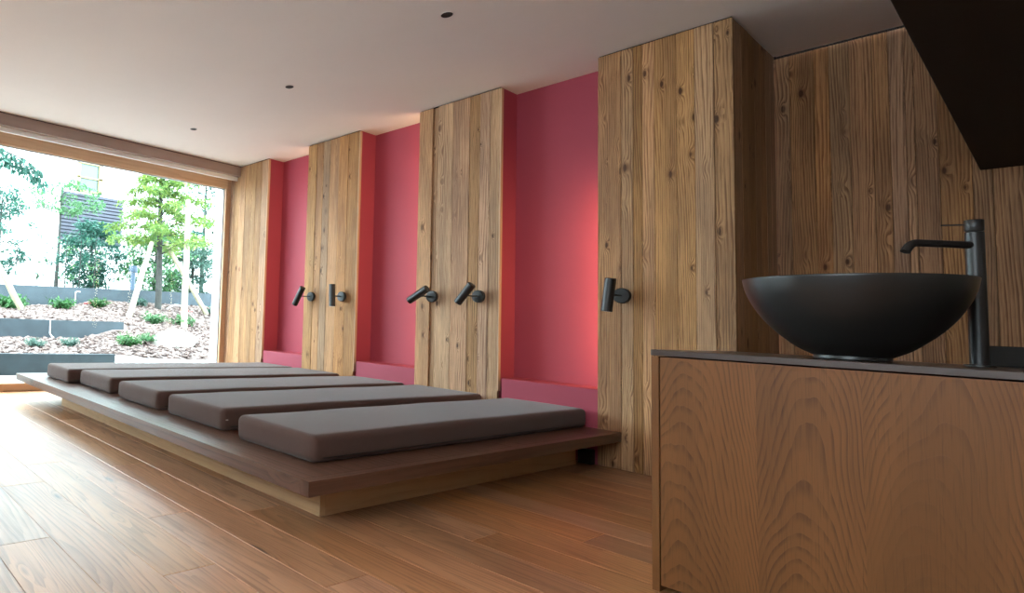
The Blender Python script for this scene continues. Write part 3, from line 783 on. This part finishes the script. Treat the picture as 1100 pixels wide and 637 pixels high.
# irrigation post, hose and rope
bm = bmesh.new(); bm_tube(bm, [(-9.95, .02, .88), (-9.95, .02, 1.10), (-9.95, .05, 1.12), (-9.95, .11, 1.115)], .008, 8)
tag(autosmooth(bmobj('garden_tap_post', bm, M['paleplastic'])), 'small pale bent pipe standing before the far garden wall', 'pipe')
bm = bmesh.new(); bm_tube(bm, [(-9.9, .18 + .07 * k, .905 + .015 * math.sin(k)) for k in range(6)], .014, 8)
tag(autosmooth(bmobj('garden_hose', bm, M['redhose'])), 'short pinkish hose lying right of the small pale pipe', 'hose')
bm = bmesh.new(); bm_tube(bm, [(-9.9, 1.95 + .08 * k, ground_z(-9.9, 2) + .02 + .09 * math.sin(PI * k / 6)) for k in range(7)], .013, 8)
tag(autosmooth(bmobj('garden_hose', bm, M['paleplastic'])), 'pale arched hose on the mulch beside the tree trunk', 'hose')
bm = bmesh.new(); bm_tube(bm, [(-9.8, 2.22 + .07 * k, ground_z(-9.8, 2.2) + .03 - .006 * k) for k in range(5)], .018, 8)
tag(autosmooth(bmobj('garden_hose', bm, M['redhose'])), 'red hose end on the mulch right of the thickest stake', 'hose')
bm = bmesh.new(); bm_tube(bm, [(-8.14, -1.07, .62), (-8.13, -1.07, .42), (-8.05, -1.05, .36)], .008, 8)
tag(autosmooth(bmobj('drip_pipe', bm, M['paleplastic'])), 'thin pale pipe running down the middle garden wall', 'pipe')

# houses
hs = empty('white_house', (-20, -3, 1), 'overexposed white rendered house filling the left of the window view', 'house')
g = MB(); g.box((-28, -12, 1.0), (-20, 3.25, 10.5), ch=.02); adopt(g.build('wall', M['render']), hs)
hb_ = empty('white_house', (-24, 7, 1), 'white house with a slatted balcony and an ochre framed window', 'house')
g = MB(); g.box((-30, 3.3, 1.0), (-22, 10.4, 11), ch=.02); adopt(g.build('wall', M['render']), hb_)
g = MB()
def P(y, z): return y * 1.0, z
sx = (22 / 20.0)
for k in range(14):
    z = 3.55 + k * .14
    g.box((-21.7, 3.62, z), (-21.6, 6.6, z + .10), 'y')
sb = adopt(g.build('balcony_slats', M['slate']), hb_)
g = MB(); g.box((-22, 3.62, 3.5), (-21.72, 6.6, 5.5)); adopt(g.build('balcony_body', plain('dark balcony panel', srgb(34, 38, 46), rough=.9)), hb_)
g = MB(); y0, y1, z0, z1 = 4.62, 5.72, 5.62, 6.9
g.box((-22.05, y0, z1 - .1), (-21.9, y1, z1)); g.box((-22.05, y0, z0), (-21.9, y1, z0 + .08)); g.box((-22.05, y0, z0), (-21.9, y0 + .1, z1)); g.box((-22.05, y1 - .18, z0), (-21.9, y1, z1)); g.box((-22.05, y0, 6.2), (-21.9, y1, 6.26))
w = adopt(g.build('window_frame', M['ochre']), hb_)
g = MB(); g.box((-22.03, y0 + .1, z0 + .08), (-21.98, y1 - .1, z1 - .1)); adopt(g.build('window_pane', M['pane_ext']), hb_)

# ------------------------------------------------------------------ light
world = bpy.data.worlds.new('World'); scene.world = world; world.use_nodes = True
nt = world.node_tree; bg = nt.nodes['Background']
bg.inputs['Color'].default_value = (.78, .92, 1.0, 1); bg.inputs['Strength'].default_value = 8.0
sd = bpy.data.lights.new('sun', 'SUN'); sd.energy = 2.0; sd.angle = math.radians(6); sd.color = (1, .95, .88)
so = bpy.data.objects.new('sun', sd); COL.objects.link(so)
so.rotation_euler = Vector((.25, .35, -1)).to_track_quat('-Z', 'Y').to_euler()
# warm LED strips on the left side of the ribs, behind the panel edges
def led(x, z0, z1, energy):
    ld = bpy.data.lights.new('led_strip', 'AREA'); ld.shape = 'RECTANGLE'; ld.size = .13; ld.size_y = z1 - z0
    ld.energy = energy; ld.color = (1.0, .70, .36)
    o = bpy.data.objects.new('led_strip', ld); COL.objects.link(o)
    o.location = (x + .056, .105, (z0 + z1) / 2)
    # emits towards -X (and a little to the back)
    zax = Vector((1, -.35, 0)).normalized(); yax = Vector((0, 0, 1)); xax = yax.cross(zax)
    o.matrix_world = Matrix.Translation(o.location) @ Matrix((xax, yax, zax)).transposed().to_4x4()
led(E[6], .5, 1.7, 3.6); led(E[4], .5, 2.4, 4.6); led(E[2], .5, 2.4, 4.0)

# ------------------------------------------------------------------ camera
cd = bpy.data.cameras.new('camera'); cam = bpy.data.objects.new('camera', cd); COL.objects.link(cam)
R = Vector((0.54217839, 0.83887036, 0.04836438)); U = Vector((0.02902407, -0.07622092, 0.99666844)); F = Vector((-0.83976199, 0.53896836, 0.06567277))
m4 = Matrix((R, U, -F)).transposed().to_4x4()
m4.translation = Vector((0, -3.975742, .766158))
cam.matrix_world = m4
cd.sensor_width = 36; cd.sensor_fit = 'HORIZONTAL'; cd.lens = 617.1368 / 1100 * 36
cd.shift_x = 350 / 1100; cd.shift_y = -19.698 / 1100
cd.clip_start = .02; cd.clip_end = 200
scene.camera = cam
scene.view_settings.view_transform = 'Standard'
try: scene.view_settings.look = 'None'
except Exception: pass
scene.view_settings.gamma = 1.0; scene.view_settings.use_curve_mapping = False
scene.view_settings.exposure = 1.05
